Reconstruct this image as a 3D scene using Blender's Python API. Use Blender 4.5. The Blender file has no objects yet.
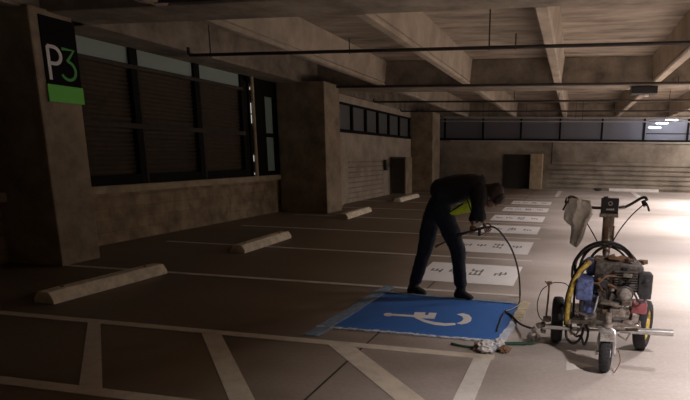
import bpy, bmesh, math, random
from mathutils import Vector, Matrix, Euler
random.seed(7)
C = bpy.context.scene.collection
PI = math.pi
# ------------------------------------------------------------------ camera model (metres, camera at (0,0,1.6), looks towards +Y)
FPX, CX, CY = 563.446, 443.111, 282.138
YAW, PITCH, ROLL = math.radians(12.5048), math.radians(-12.8351), math.radians(-.8602)
CAMH = 1.6
Rz = Matrix.Rotation(YAW, 3, 'Z'); Rx = Matrix.Rotation(PITCH, 3, 'X')
Bm = Matrix(((1, 0, 0), (0, 0, 1), (0, -1, 0)))          # image axes (right, down, forward) to world
RC = Rz @ Rx @ Bm @ Matrix.Rotation(ROLL, 3, 'Z')
def at(px, py, Y, dz=0.0):
    """the point of the place that lies at depth Y"""
    v = RC @ Vector(((px-CX)/FPX, (py-CY)/FPX, 1.0)); t = Y/v.y
    return Vector((v.x*t, Y, v.z*t+CAMH+dz))
def floorpt(px, py, z=.012):
    v = RC @ Vector(((px-CX)/FPX, (py-CY)/FPX, 1.0)); t = (z-CAMH)/v.z; return Vector((v.x*t, v.y*t, z))
def atx(px, py, X):
    v = RC @ Vector(((px-CX)/FPX, (py-CY)/FPX, 1.0)); t = X/v.x
    return Vector((X, v.y*t, v.z*t+CAMH))

# ------------------------------------------------------------------ materials
def mat(name, col, rough=.8, metal=0., noise=0., nscale=3., bump=0., bscale=40., spec=None, stains=None, stretch=(1, 1, 1), alpha=None):
    m = bpy.data.materials.new(name); m.use_nodes = True
    nt = m.node_tree; b = nt.nodes['Principled BSDF']
    b.inputs['Base Color'].default_value = (*col, 1); b.inputs['Roughness'].default_value = rough; b.inputs['Metallic'].default_value = metal
    if spec is not None: b.inputs['Specular IOR Level'].default_value = spec
    if noise or bump:
        tc = nt.nodes.new('ShaderNodeTexCoord'); mp = nt.nodes.new('ShaderNodeMapping')
        mp.inputs['Scale'].default_value = stretch
        geo = nt.nodes.new('ShaderNodeNewGeometry')
        nt.links.new(geo.outputs['Position'], mp.inputs['Vector'])
    if noise:
        n = nt.nodes.new('ShaderNodeTexNoise'); n.inputs['Scale'].default_value = nscale; n.inputs['Detail'].default_value = 6; n.inputs['Roughness'].default_value = .65
        nt.links.new(mp.outputs[0], n.inputs['Vector'])
        r = nt.nodes.new('ShaderNodeValToRGB')
        dark = tuple(c*(1-noise) for c in col) if stains is None else stains
        r.color_ramp.elements[0].position = .3; r.color_ramp.elements[0].color = (*dark, 1)
        r.color_ramp.elements[1].position = .68; r.color_ramp.elements[1].color = (*[min(1, c*(1+noise*.35)) for c in col], 1)
        nt.links.new(n.outputs['Fac'], r.inputs['Fac']); nt.links.new(r.outputs['Color'], b.inputs['Base Color'])
    if bump:
        n2 = nt.nodes.new('ShaderNodeTexNoise'); n2.inputs['Scale'].default_value = bscale; n2.inputs['Detail'].default_value = 4
        nt.links.new(mp.outputs[0], n2.inputs['Vector'])
        bp = nt.nodes.new('ShaderNodeBump'); bp.inputs['Strength'].default_value = bump; bp.inputs['Distance'].default_value = .02
        nt.links.new(n2.outputs['Fac'], bp.inputs['Height']); nt.links.new(bp.outputs[0], b.inputs['Normal'])
    return m
def emis(name, col, s):
    m = bpy.data.materials.new(name); m.use_nodes = True; nt = m.node_tree
    b = nt.nodes['Principled BSDF']; b.inputs['Emission Color'].default_value = (*col, 1); b.inputs['Emission Strength'].default_value = s
    b.inputs['Base Color'].default_value = (*col, 1)
    return m
def glass(name, col, mixf=.5, rough=.5):
    m = bpy.data.materials.new(name); m.use_nodes = True; nt = m.node_tree
    b = nt.nodes['Principled BSDF']; b.inputs['Base Color'].default_value = (*col, 1); b.inputs['Roughness'].default_value = rough
    tr = nt.nodes.new('ShaderNodeBsdfTransparent'); tl = nt.nodes.new('ShaderNodeBsdfTranslucent'); tl.inputs['Color'].default_value = (*col, 1)
    a = nt.nodes.new('ShaderNodeMixShader'); a.inputs[0].default_value = .5
    nt.links.new(b.outputs[0], a.inputs[1]); nt.links.new(tl.outputs[0], a.inputs[2])
    mx = nt.nodes.new('ShaderNodeMixShader'); mx.inputs[0].default_value = mixf
    nt.links.new(tr.outputs[0], mx.inputs[1]); nt.links.new(a.outputs[0], mx.inputs[2])
    nt.links.new(mx.outputs[0], nt.nodes['Material Output'].inputs['Surface'])
    return m

def floor_mat():
    m = bpy.data.materials.new('garage floor'); m.use_nodes = True; nt = m.node_tree; N = nt.nodes.new; L = nt.links.new
    b = nt.nodes['Principled BSDF']; geo = N('ShaderNodeNewGeometry')
    n = N('ShaderNodeTexNoise'); n.inputs['Scale'].default_value = .45; n.inputs['Detail'].default_value = 8; n.inputs['Roughness'].default_value = .6
    mp = N('ShaderNodeMapping'); mp.inputs['Scale'].default_value = (.45, 1.6, 1); L(geo.outputs['Position'], mp.inputs['Vector']); L(mp.outputs[0], n.inputs['Vector'])
    r = N('ShaderNodeValToRGB')
    r.color_ramp.elements[0].position = .34; r.color_ramp.elements[0].color = (.30, .265, .235, 1)
    r.color_ramp.elements[1].position = .62; r.color_ramp.elements[1].color = (.42, .385, .365, 1)
    L(n.outputs['Fac'], r.inputs['Fac'])
    # brown dirty stalls at left; light falloff from the lane is painted in too
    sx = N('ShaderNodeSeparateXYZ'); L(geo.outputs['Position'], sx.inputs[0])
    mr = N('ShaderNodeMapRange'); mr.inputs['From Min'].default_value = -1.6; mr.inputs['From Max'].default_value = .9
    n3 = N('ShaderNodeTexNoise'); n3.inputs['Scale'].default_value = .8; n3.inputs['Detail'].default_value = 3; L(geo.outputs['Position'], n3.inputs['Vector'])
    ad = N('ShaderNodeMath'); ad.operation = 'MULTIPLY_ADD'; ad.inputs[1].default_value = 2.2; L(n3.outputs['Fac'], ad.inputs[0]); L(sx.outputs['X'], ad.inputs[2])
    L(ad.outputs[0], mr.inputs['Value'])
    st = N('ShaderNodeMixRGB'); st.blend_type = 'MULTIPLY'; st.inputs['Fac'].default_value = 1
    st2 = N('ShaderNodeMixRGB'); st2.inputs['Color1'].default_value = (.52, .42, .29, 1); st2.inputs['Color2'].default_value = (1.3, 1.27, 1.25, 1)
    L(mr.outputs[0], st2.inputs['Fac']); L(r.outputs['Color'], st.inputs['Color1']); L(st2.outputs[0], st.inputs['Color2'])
    # fine speckle
    f = N('ShaderNodeTexNoise'); f.inputs['Scale'].default_value = 30; f.inputs['Detail'].default_value = 5; L(geo.outputs['Position'], f.inputs['Vector'])
    fr = N('ShaderNodeMapRange'); fr.inputs['To Min'].default_value = .82; fr.inputs['To Max'].default_value = 1.16; L(f.outputs['Fac'], fr.inputs['Value'])
    m2 = N('ShaderNodeMixRGB'); m2.blend_type = 'MULTIPLY'; m2.inputs['Fac'].default_value = 1; L(st.outputs[0], m2.inputs['Color1']); L(fr.outputs[0], m2.inputs['Color2'])
    # sawn joint along X = -1.63
    sb = N('ShaderNodeMath'); sb.operation = 'ADD'; sb.inputs[1].default_value = 1.63; L(sx.outputs['X'], sb.inputs[0])
    ab = N('ShaderNodeMath'); ab.operation = 'ABSOLUTE'; L(sb.outputs[0], ab.inputs[0])
    lt = N('ShaderNodeMath'); lt.operation = 'LESS_THAN'; lt.inputs[1].default_value = .009; L(ab.outputs[0], lt.inputs[0])
    m3 = N('ShaderNodeMixRGB'); m3.inputs['Color2'].default_value = (.03, .025, .02, 1); L(lt.outputs[0], m3.inputs['Fac']); L(m2.outputs[0], m3.inputs['Color1'])
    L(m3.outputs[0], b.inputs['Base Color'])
    rr = N('ShaderNodeMapRange'); rr.inputs['To Min'].default_value = .42; rr.inputs['To Max'].default_value = .7; L(n.outputs['Fac'], rr.inputs['Value']); L(rr.outputs[0], b.inputs['Roughness'])
    bp = N('ShaderNodeBump'); bp.inputs['Strength'].default_value = .15; bp.inputs['Distance'].default_value = .01; L(f.outputs['Fac'], bp.inputs['Height']); L(bp.outputs[0], b.inputs['Normal'])
    return m

def paint_mat(name, col, wear=.25, under=(.28, .25, .22)):
    m = bpy.data.materials.new(name); m.use_nodes = True; nt = m.node_tree; N = nt.nodes.new; L = nt.links.new
    b = nt.nodes['Principled BSDF']; b.inputs['Roughness'].default_value = .6
    geo = N('ShaderNodeNewGeometry'); n = N('ShaderNodeTexNoise'); n.inputs['Scale'].default_value = 7; n.inputs['Detail'].default_value = 7; n.inputs['Roughness'].default_value = .7
    L(geo.outputs['Position'], n.inputs['Vector'])
    r = N('ShaderNodeValToRGB'); r.color_ramp.elements[0].position = .3; r.color_ramp.elements[1].position = .55
    mixc = tuple(c*(1-wear)+u*wear for c, u in zip(col, under))
    r.color_ramp.elements[0].color = (*mixc, 1); r.color_ramp.elements[1].color = (*col, 1)
    L(n.outputs['Fac'], r.inputs['Fac']); L(r.outputs['Color'], b.inputs['Base Color'])
    return m

def block_mat(name, col, mortar, bw=.6, bh=.2):
    m = bpy.data.materials.new(name); m.use_nodes = True; nt = m.node_tree; N = nt.nodes.new; L = nt.links.new
    b = nt.nodes['Principled BSDF']; b.inputs['Roughness'].default_value = .9
    geo = N('ShaderNodeNewGeometry'); sx = N('ShaderNodeSeparateXYZ'); cb = N('ShaderNodeCombineXYZ'); L(geo.outputs['Position'], sx.inputs[0])
    L(sx.outputs['Y'], cb.inputs['X']); L(sx.outputs['Z'], cb.inputs['Y'])
    br = N('ShaderNodeTexBrick'); br.inputs['Scale'].default_value = 1; br.inputs['Brick Width'].default_value = bw; br.inputs['Row Height'].default_value = bh
    br.inputs['Mortar Size'].default_value = .008; br.inputs['Color1'].default_value = (*col, 1); br.inputs['Color2'].default_value = (*[c*.72 for c in col], 1); br.inputs['Mortar'].default_value = (*mortar, 1)
    L(cb.outputs[0], br.inputs['Vector'])
    n = N('ShaderNodeTexNoise'); n.inputs['Scale'].default_value = 3.5; n.inputs['Detail'].default_value = 6; L(geo.outputs['Position'], n.inputs['Vector'])
    fr = N('ShaderNodeMapRange'); fr.inputs['From Min'].default_value = .3; fr.inputs['From Max'].default_value = .7; fr.inputs['To Min'].default_value = .55; fr.inputs['To Max'].default_value = 1.2; L(n.outputs['Fac'], fr.inputs['Value'])
    mm = N('ShaderNodeMixRGB'); mm.blend_type = 'MULTIPLY'; mm.inputs['Fac'].default_value = 1; L(br.outputs['Color'], mm.inputs['Color1']); L(fr.outputs[0], mm.inputs['Color2'])
    L(mm.outputs[0], b.inputs['Base Color'])
    return m

M = {}
M['floor'] = floor_mat()
M['conc'] = mat('cast concrete', (.34, .28, .21), .88, noise=.42, nscale=1.3, bump=.25, bscale=14, stretch=(1, 1, 1.6))
M['conc_rib'] = mat('beam concrete', (.46, .385, .295), .85, noise=.35, nscale=1.6, bump=.2, bscale=18)
M['conc_gir'] = mat('girder concrete', (.31, .26, .20), .88, noise=.62, nscale=1.6, bump=.25, bscale=14)  # girders and edge beam toned darker than ribs; their weaker light is painted in
M['slab'] = mat('slab concrete', (.40, .33, .255), .88, noise=.65, nscale=1.5, bump=.2, bscale=12, stretch=(.5, 1.6, 1))
M['wallfar'] = mat('far wall concrete', (.38, .33, .265), .9, noise=.55, nscale=.9, bump=.3, bscale=9)
M['column'] = mat('column concrete', (.34, .265, .18), .9, noise=.5, nscale=2.2, bump=.3, bscale=16)
M['block'] = block_mat('block wall', (.40, .29, .175), (.30, .21, .13), .42, .2)
M['groove'] = block_mat('grooved wall facing', (.40, .33, .24), (.19, .15, .10), 60, .17)
M['groove'].node_tree.nodes['Brick Texture'].inputs['Mortar Size'].default_value = .016
M['sill'] = mat('sill concrete', (.48, .385, .25), .85, noise=.3, nscale=4)
M['frame'] = mat('dark window frame', (.012, .011, .010), .85, spec=.15, noise=.2, nscale=6)
M['railb'] = mat('brown window rail', (.075, .058, .042), .8, noise=.25, nscale=5, spec=.2)
M['louver'] = mat('dark louvre', (.085, .062, .042), .8, spec=.2, noise=.2, nscale=6)
M['transom'] = glass('frosted transom', (.62, .72, .66), .85)
M['glassdark'] = glass('dusty glass', (.33, .33, .33), .72)
M['glassfar'] = glass('far dusty glass', (.36, .35, .37), .6)
M['line'] = paint_mat('line paint', (.74, .70, .64), .3)
M['white'] = paint_mat('fresh white paint', (.86, .84, .83), .12)
M['linedim'] = paint_mat('worn line paint', (.70, .62, .50), .35)
M['blue'] = paint_mat('blue paint', (.04, .16, .50), .18, (.10, .2, .5))
M['tape'] = mat('masking film', (.26, .36, .48), .55, noise=.4, nscale=18)
M['tapeY'] = mat('masking paper', (.56, .48, .32), .7, noise=.4, nscale=14)
M['tapeW'] = mat('white masking paper', (.60, .66, .76), .7, noise=.3, nscale=25)
M['stop'] = mat('wheel stop concrete', (.84, .73, .55), .88, noise=.35, nscale=7, bump=.3, bscale=35)
M['stopw'] = mat('white painted stop', (.8, .77, .73), .8, noise=.1, nscale=6)
M['pipe'] = mat('dark sprinkler pipe', (.045, .035, .03), .6, noise=.3, nscale=8)
M['pipeL'] = mat('grey conduit', (.45, .42, .38), .5, noise=.2, nscale=8)  # the light on the far pipes is put into this paler colour
M['black'] = mat('black plastic', (.018, .018, .02), .5)
M['signblack'] = mat('black sign panel', (.012, .009, .009), .9, spec=.1)
M['signwhite'] = mat('sign white', (.82, .78, .75), .6)
M['signgreenD'] = mat('sign dark green', (.09, .46, .08), .6)
M['signgreen'] = mat('sign green', (.14, .62, .06), .6)
M['rubber'] = mat('tyre rubber', (.03, .03, .033), .85, noise=.3, nscale=30, bump=.2, bscale=80)
M['steel'] = mat('painted steel', (.40, .37, .34), .4, metal=.6, noise=.5, nscale=25, stains=(.14, .10, .07))
M['alu'] = mat('silver tube', (.62, .61, .6), .38, metal=.7, noise=.25, nscale=20)
M['muff'] = mat('dull silver muffler', (.42, .40, .37), .6, metal=.3, noise=.4, nscale=30, stains=(.15, .12, .10))
M['grime'] = mat('grimy engine metal', (.17, .145, .13), .6, metal=.2, noise=.6, nscale=34, stains=(.025, .02, .016))
M['enginedark'] = mat('dark engine casting', (.05, .05, .055), .5, metal=.2, noise=.5, nscale=25)
M['pumpblue'] = mat('blue pump cover', (.15, .20, .46), .55, noise=.6, nscale=30, stains=(.04, .05, .10))
M['yellow'] = mat('yellow hose', (.80, .58, .10), .55, noise=.5, nscale=22, stains=(.18, .11, .04))
M['hose'] = mat('black hose', (.025, .022, .02), .45, noise=.3, nscale=30)
M['red'] = mat('faded red', (.36, .10, .11), .6, noise=.4, nscale=30)
M['rust'] = mat('rusty brown', (.24, .13, .07), .8, noise=.5, nscale=30)
M['cloth'] = mat('rag cloth', (.78, .74, .66), .95, noise=.25, nscale=22, bump=.3, bscale=60)
M['jacket'] = mat('black jacket', (.006, .006, .007), .9, bump=.4, bscale=18)
M['jeans'] = mat('dark jeans', (.010, .015, .028), .9, noise=.4, nscale=12, bump=.3, bscale=20)
M['boot'] = mat('black boots', (.012, .011, .01), .7)
M['skin'] = mat('skin', (.20, .10, .065), .6)
M['hair'] = mat('dark hair', (.03, .016, .012), .8, noise=.4, nscale=40)
M['hivis'] = mat('hi-vis yellow', (.62, .85, .05), .6, noise=.2, nscale=20)
M['litter'] = mat('crumpled white paper', (.85, .84, .82), .8, noise=.35, nscale=30)
M['litterb'] = mat('brown litter', (.30, .18, .11), .9, noise=.4, nscale=30)
M['litterc'] = mat('blue litter', (.35, .50, .70), .6, noise=.3, nscale=30)
M['greenpole'] = mat('dark green handle', (.02, .09, .05), .6)
M['ink'] = mat('stencil black', (.17, .155, .15), .8, noise=.3, nscale=25)
M['door'] = mat('dark door', (.045, .038, .034), .7, noise=.2, nscale=4)
M['tube'] = emis('lit fluorescent tube', (.80, .86, 1.0), 40)
M['slit'] = emis('light sliver glow', (1, .93, .82), .55)  # glow for a sliver of light by the downpipe; no lamp there
M['lamp'] = emis('garage lamp diffuser', (1.0, .92, .88), 6)
M['lampbody'] = mat('lamp housing', (.6, .6, .6), .5)
M['glowwall'] = mat('pale glow wall', (.45, .47, .56), .9, noise=.2, nscale=2)

# ------------------------------------------------------------------ mesh builder
class MB:
    def __init__(s): s.bm = bmesh.new()
    def _xf(s, vs, m): bmesh.ops.transform(s.bm, matrix=m, verts=vs)
    def box(s, lo, hi, bev=0., rot=None, piv=None):
        lo, hi = Vector(lo), Vector(hi)
        r = bmesh.ops.create_cube(s.bm, size=1); vs = r['verts']
        d = hi-lo; c = (hi+lo)/2
        s._xf(vs, Matrix.Translation(c) @ Matrix.Diagonal((*[max(abs(x), 1e-4) for x in d], 1)))
        if bev:
            es = list({e for v in vs for e in v.link_edges})
            g = bmesh.ops.bevel(s.bm, geom=es, offset=bev, segments=2, affect='EDGES', profile=.6); vs = list({v for v in g['verts']} | {v for v in vs if v.is_valid})
        if rot is not None:
            p = Vector(piv) if piv is not None else c
            s._xf([v for v in vs if v.is_valid], Matrix.Translation(p) @ Euler(rot).to_matrix().to_4x4() @ Matrix.Translation(-p))
        return s
    def tube(s, pts, r, n=8, closed=False, caps=True):
        pts = [Vector(p) for p in pts]; k = len(pts); rs = r if isinstance(r, (list, tuple)) else [r]*k
        rings = []; up = None
        for i, p in enumerate(pts):
            if closed: t = (pts[(i+1) % k]-pts[i-1])
            else: t = pts[min(i+1, k-1)]-pts[max(i-1, 0)]
            t.normalize()
            if up is None: up = t.orthogonal().normalized()
            up = (up-t*up.dot(t));
            if up.length < 1e-6: up = t.orthogonal()
            up.normalize(); w = t.cross(up)
            rings.append([s.bm.verts.new(p+(up*math.cos(a)+w*math.sin(a))*rs[i]) for a in [2*PI*j/n for j in range(n)]])
        m = k if closed else k-1
        for i in range(m):
            A, B = rings[i], rings[(i+1) % k]
            for j in range(n): s.bm.faces.new((A[j], A[(j+1) % n], B[(j+1) % n], B[j]))
        if caps and not closed:
            s.bm.faces.new(list(reversed(rings[0]))); s.bm.faces.new(rings[-1])
        return s
    def lathe(s, prof, c, axis, n=24):
        """prof: (along axis, radius)"""
        c = Vector(c); ax = Vector(axis).normalized(); u = ax.orthogonal().normalized(); w = ax.cross(u); rings = []
        for h, r in prof:
            if r < 1e-5: rings.append([s.bm.verts.new(c+ax*h)])
            else: rings.append([s.bm.verts.new(c+ax*h+(u*math.cos(2*PI*j/n)+w*math.sin(2*PI*j/n))*r) for j in range(n)])
        for A, B in zip(rings, rings[1:]):
            if len(A) == 1 and len(B) == 1: continue
            for j in range(n):
                q = (j+1) % n
                if len(A) == 1: s.bm.faces.new((A[0], B[q], B[j]))
                elif len(B) == 1: s.bm.faces.new((A[j], A[q], B[0]))
                else: s.bm.faces.new((A[j], A[q], B[q], B[j]))
        return s
    def torus(s, c, axis, R, r, n=32, m=10, sx=1.):
        c = Vector(c); ax = Vector(axis).normalized(); u = ax.orthogonal().normalized(); w = ax.cross(u)
        rings = []
        for i in range(n):
            a = 2*PI*i/n; d = u*math.cos(a)+w*math.sin(a)
            rings.append([s.bm.verts.new(c+d*(R+r*math.cos(b))+ax*(r*sx*math.sin(b))) for b in [2*PI*j/m for j in range(m)]])
        for i in range(n):
            A, B = rings[i], rings[(i+1) % n]
            for j in range(m): s.bm.faces.new((A[j], A[(j+1) % m], B[(j+1) % m], B[j]))
        return s
    def prism(s, poly, z0, z1):
        """poly in XY extruded in Z"""
        a = [s.bm.verts.new((x, y, z0)) for x, y in poly]; b = [s.bm.verts.new((x, y, z1)) for x, y in poly]
        k = len(poly)
        s.bm.faces.new(list(reversed(a))); s.bm.faces.new(b)
        for i in range(k): s.bm.faces.new((a[i], a[(i+1) % k], b[(i+1) % k], b[i]))
        return s
    def extr(s, pts, d):
        """planar outline pts (3-D) extruded by the vector d"""
        d = Vector(d); a = [s.bm.verts.new(Vector(p)) for p in pts]; b = [s.bm.verts.new(Vector(p)+d) for p in pts]; k = len(pts)
        s.bm.faces.new(list(reversed(a))); s.bm.faces.new(b)
        for i in range(k): s.bm.faces.new((a[i], a[(i+1) % k], b[(i+1) % k], b[i]))
        return s
    def blob(s, c, r, sub=3, jit=0., sc=(1, 1, 1), rot=None):
        g = bmesh.ops.create_icosphere(s.bm, subdivisions=sub, radius=r); vs = g['verts']
        for v in vs:
            v.co = Vector((v.co.x*sc[0], v.co.y*sc[1], v.co.z*sc[2]))*(1+random.uniform(-jit, jit))
        m = Matrix.Translation(Vector(c))
        if rot: m = m @ Euler(rot).to_matrix().to_4x4()
        s._xf(vs, m); return s
    def build(s, name, material, parent=None, origin=None, smooth=False):
        bmesh.ops.recalc_face_normals(s.bm, faces=s.bm.faces)
        if parent is not None: o0 = wloc(parent)
        elif origin is not None: o0 = Vector(origin)
        else:
            xs = [v.co for v in s.bm.verts]; o0 = Vector(((min(v.x for v in xs)+max(v.x for v in xs))/2, (min(v.y for v in xs)+max(v.y for v in xs))/2, min(v.z for v in xs)))
        for v in s.bm.verts: v.co -= o0
        me = bpy.data.meshes.new(name); s.bm.to_mesh(me); s.bm.free()
        if smooth:
            for p in me.polygons: p.use_smooth = True
            try: me.set_sharp_from_angle(angle=math.radians(40))
            except Exception: pass
        me.materials.append(material)
        o = bpy.data.objects.new(name, me); C.objects.link(o)
        if parent is not None: o.parent = parent
        else: o.location = o0
        return o
def wloc(o):
    v = Vector(o.location)
    while o.parent: o = o.parent; v += Vector(o.location)
    return v
def empty(name, loc, label=None, cat=None, group=None, kind=None):
    o = bpy.data.objects.new(name, None); C.objects.link(o); o.location = loc; o.empty_display_size = .1
    return tag(o, label, cat, group, kind)
def tag(o, label=None, cat=None, group=None, kind=None):
    if label: o['label'] = label
    if cat: o['category'] = cat
    if group: o['group'] = group
    if kind: o['kind'] = kind
    return o
def struct(name, mb, m, parent=None, smooth=False):
    o = mb.build(name, m, parent, smooth=smooth)
    if parent is None: o['kind'] = 'structure'; o['category'] = name.split('_')[0]
    return o
def copy_tree(o, parent=None):
    c = o.copy(); C.objects.link(c); c.parent = parent
    for ch in list(o.children): copy_tree(ch, c)
    return c
def spline(pts, k=6, closed=False):
    P = [Vector(p) for p in pts]; n = len(P); out = []
    rng = range(n if closed else n-1)
    for i in rng:
        if closed: a, b, c, d = P[i-1], P[i], P[(i+1) % n], P[(i+2) % n]
        else: a, b, c, d = P[max(i-1, 0)], P[i], P[i+1], P[min(i+2, n-1)]
        for j in range(k):
            t = j/k
            out.append(.5*((2*b)+(c-a)*t+(2*a-5*b+4*c-d)*t*t+(3*b-a-3*c+d)*t**3))
    if not closed: out.append(P[-1])
    return out

# ================================================================== THE SETTING
XL, ZB, ZS = -7.7, 3.33, 3.95           # left window plane, underside of beams, underside of slab
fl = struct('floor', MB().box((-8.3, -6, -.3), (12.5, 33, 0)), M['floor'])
cl = struct('ceiling', MB().box((-8.3, -6, ZS), (12.5, 33, ZS+.25)), M['slab'])
# cross girders and ribs are part of the ceiling casting, each its own beam
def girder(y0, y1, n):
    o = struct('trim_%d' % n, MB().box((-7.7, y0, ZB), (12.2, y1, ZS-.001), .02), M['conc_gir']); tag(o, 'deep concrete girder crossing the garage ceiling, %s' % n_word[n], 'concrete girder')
n_word = {1: 'nearest the camera', 2: 'middle of the three', 3: 'farthest, against the end windows', 4: 'behind the camera'}
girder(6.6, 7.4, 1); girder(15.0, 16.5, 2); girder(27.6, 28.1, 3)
tn = 10
for (y0, y1, bay) in ((7.4, 15.0, 'near bay'), (16.5, 27.6, 'far bay'), (-5.8, 6.6, 'overhead bay')):
    for i, xr in enumerate((-4.99, -2.70, -.40, 1.92, 4.2, 6.5, 8.8)):
        mb = MB()
        # tapered stem with a little chamfered lip, section in XZ run along Y
        w = .085
        sec = [(xr-2*w+.015, ZB), (xr-.015, ZB), (xr+.012, ZB+.03), (xr+.012, ZB+.055), (xr-.03, ZB+.058), (xr-.03, ZB+.085), (xr+.004, ZB+.092), (xr+.05, ZS-.0005), (xr-2*w-.05, ZS-.0005), (xr-2*w-.006, ZB+.08), (xr-2*w+.014, ZB+.075), (xr-2*w+.014, ZB+.06), (xr-2*w-.012, ZB+.055), (xr-2*w-.012, ZB+.03)]
        mb.extr([(x, y0, z) for x, z in sec], (0, y1-y0, 0))
        o = struct('trim_%d' % tn, mb, M['conc_rib']); tn += 1
        tag(o, 'concrete ceiling rib of the %s, number %d from the left wall' % (bay, i+1), 'ceiling rib', 'ceiling ribs of the '+bay)
# edge beam along the left wall
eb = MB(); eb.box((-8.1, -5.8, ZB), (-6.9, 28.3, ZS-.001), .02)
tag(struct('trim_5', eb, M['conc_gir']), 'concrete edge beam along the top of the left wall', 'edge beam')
# left block wall with sill, under the louvred windows
struct('wall_left', MB().box((-7.95, -5.8, 0), (XL, 14.3, .88)), M['block'])
sl = MB().box((-7.97, -5.8, .86), (-7.58, 14.0, .99), .012)
tag(struct('trim_6', sl, M['sill']), 'pale concrete sill on the left block wall', 'window sill')
# wall between the second and third pillar, with a band of grooves low down
mw = MB().box((-7.4, 15.2, 0), (-7.0, 28.5, 2.2)); mw.box((-7.4, 24.9, 2.2), (-7.0, 28.5, ZB)); mw.box((-7.4, 15.2, 2.2), (-7.0, 16.45, ZB)); mw.box((-7.4, 16.45, 3.1), (-7.0, 24.9, ZB))
struct('wall_left_far', mw, M['conc_rib'])
gv_ = MB()
for k in range(8): gv_.box((-7.0, 17.3, .12+k*.165), (-6.985, 20.7, .155+k*.165))
struct('trim_31', gv_, M['column'])
# far wall
fw = MB().box((-7.7, 28.3, 0), (12.2, 28.6, 2.3)); fw.box((-7.7, 28.3, 3.3), (12.2, 28.6, ZS))
for k in range(6):
    z = .10+k*.215; fw.box((-1.2, 28.23, z), (12.2, 28.3, z+.155), .012)
struct('wall_far', fw, M['wallfar'])
struct('wall_right', MB().box((12.2, -5.8, 0), (12.5, 28.6, ZS)), M['wallfar'])
struct('wall_back', MB().box((-8.1, -6, 0), (12.5, -5.8, ZS)), M['wallfar'])
# wall added behind the far windows to catch the tube light as a glow
struct('wall_glow_back', MB().box((-8.2, 30.6, 0), (12.4, 30.9, ZS)), M['glowwall'])

# pillars
def pillar(n, x0, x1, y0, y1, label):
    mb = MB().box((x0, y0, 0), (x1, y1, ZB+.03), .025)
    if n == 1:
        for z in (.75, 1.62, 2.45):   # formwork seams
            mb.box((x1-.006, y0+.02, z), (x1+.006, y1-.02, z+.02))
            mb.box((x0+.02, y0-.006, z), (x1-.02, y0+.006, z+.02))
    tag(struct('column_%d' % n, mb, M['column']), label, 'pillar')
pillar(1, -8.05, -6.80, 6.32, 6.98, 'nearest concrete pillar, the one that carries the P3 sign')
pillar(2, -7.62, -6.28, 14.0, 14.99, 'second concrete pillar, between the louvred windows and the small high windows')
pillar(3, -7.30, -6.02, 24.6, 26.0, 'third concrete pillar, near the far left corner')

# louvred windows on the left
def louvre_window(n, y0, y1):
    w = empty('window_%d' % n, (XL, (y0+y1)/2, .99), kind='structure'); w['category'] = 'window'
    f = MB()
    for a, b in ((y0, y0+.09), (y1-.09, y1)): f.box((XL-.08, a, .99), (XL+.03, b, ZB))
    f.box((XL-.08, y0, .99), (XL+.025, y1, 1.16)); f.box((XL-.08, y0, 2.99), (XL+.025, y1, 3.05))
    f.build('window_frame', M['frame'], w)
    MB().box((XL-.05, y0, 1.96), (XL+.035, y1, 2.05), .008).build('window_rail', M['railb'], w)
    MB().box((XL-.05, y0, 2.98), (XL+.035, y1, 3.05), .008).build('window_rail', M['railb'], w)
    MB().box((XL-.05, y0+.06, 1.0), (XL+.034, y0+.10, 2.98), .006).build('mullion', M['railb'], w)
    lv = MB()
    for z0, z1 in ((1.18, 1.96), (2.09, 2.99)):
        k = int((z1-z0)/.075)
        for i in range(k):
            z = z0+(i+.5)*(z1-z0)/k
            lv.box((XL-.065, y0+.085, z-.028), (XL-.058, y1-.085, z+.028), rot=(0, math.radians(35), 0))
    lv.box((XL-.15, y0-.02, 1.0), (XL-.10, y1+.02, 3.03))
    lv.build('louvre', M['louver'], w)
    MB().box((XL-.03, y0+.08, 3.065), (XL-.022, y1-.08, 3.33)).build('pane', M['transom'], w)
ys = [7.0, 9.1, 10.85, 12.55]
for i in range(3): louvre_window(i+1, ys[i], ys[i+1])
louvre_window(9, 4.0, 6.3); louvre_window(10, 1.2, 4.0); louvre_window(11, -2, 1.2)
# narrow tall glazed bay beside the second pillar
w = empty('window_4', (XL, 13.5, .99), kind='structure'); w['category'] = 'window'
f = MB()
for a, b in ((12.55, 12.75), (12.95, 13.5), (13.95, 14.25)): f.box((XL-.08, a, .99), (XL+.03, b, ZB))
f.box((XL-.08, 12.9, .99), (XL+.025, 14.2, 1.1)); f.box((XL-.08, 12.9, 1.95), (XL+.025, 14.2, 2.05)); f.box((XL-.08, 12.9, 2.95), (XL+.025, 14.2, 3.33)); f.box((XL-.08, 12.55, 3.2), (XL+.03, 13, ZB))
f.build('window_frame', M['frame'], w)
MB().box((XL-.04, 13.48, 1.08), (XL-.03, 13.97, 2.98)).build('pane', M['transom'], w)
MB().box((XL-.10, 12.74, .99), (XL-.09, 12.96, 3.2)).build('panel', M['louver'], w)
# pale downpipe in front of it with a sliver of light beside it
tag(MB().tube([(XL+.08, 12.86, .99), (XL+.08, 12.86, 3.33)], .045, 12).build('downpipe', M['sill'], smooth=True), 'thin pale vertical pipe standing on the sill beside the louvres', 'pipe')
# sliver of light beside it, made up from small glowing tubes
tl = empty('light_sliver', (XL+.07, 12.70, .99), 'thin broken line of bright light beside the pale pipe on the left window', 'lamp')
for z0, z1 in ((1.03, 1.08), (1.35, 1.5), (2.25, 2.45), (2.48, 2.72), (3.02, 3.08)): MB().tube([(XL+.09, 12.74, z0), (XL+.09, 12.74, z1)], .008, 6).build('tube', M['slit'], tl)
MB().box((XL+.03, 12.70, .99), (XL+.075, 12.76, 3.2)).build('sliver_backing', M['frame'], tl)

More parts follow.
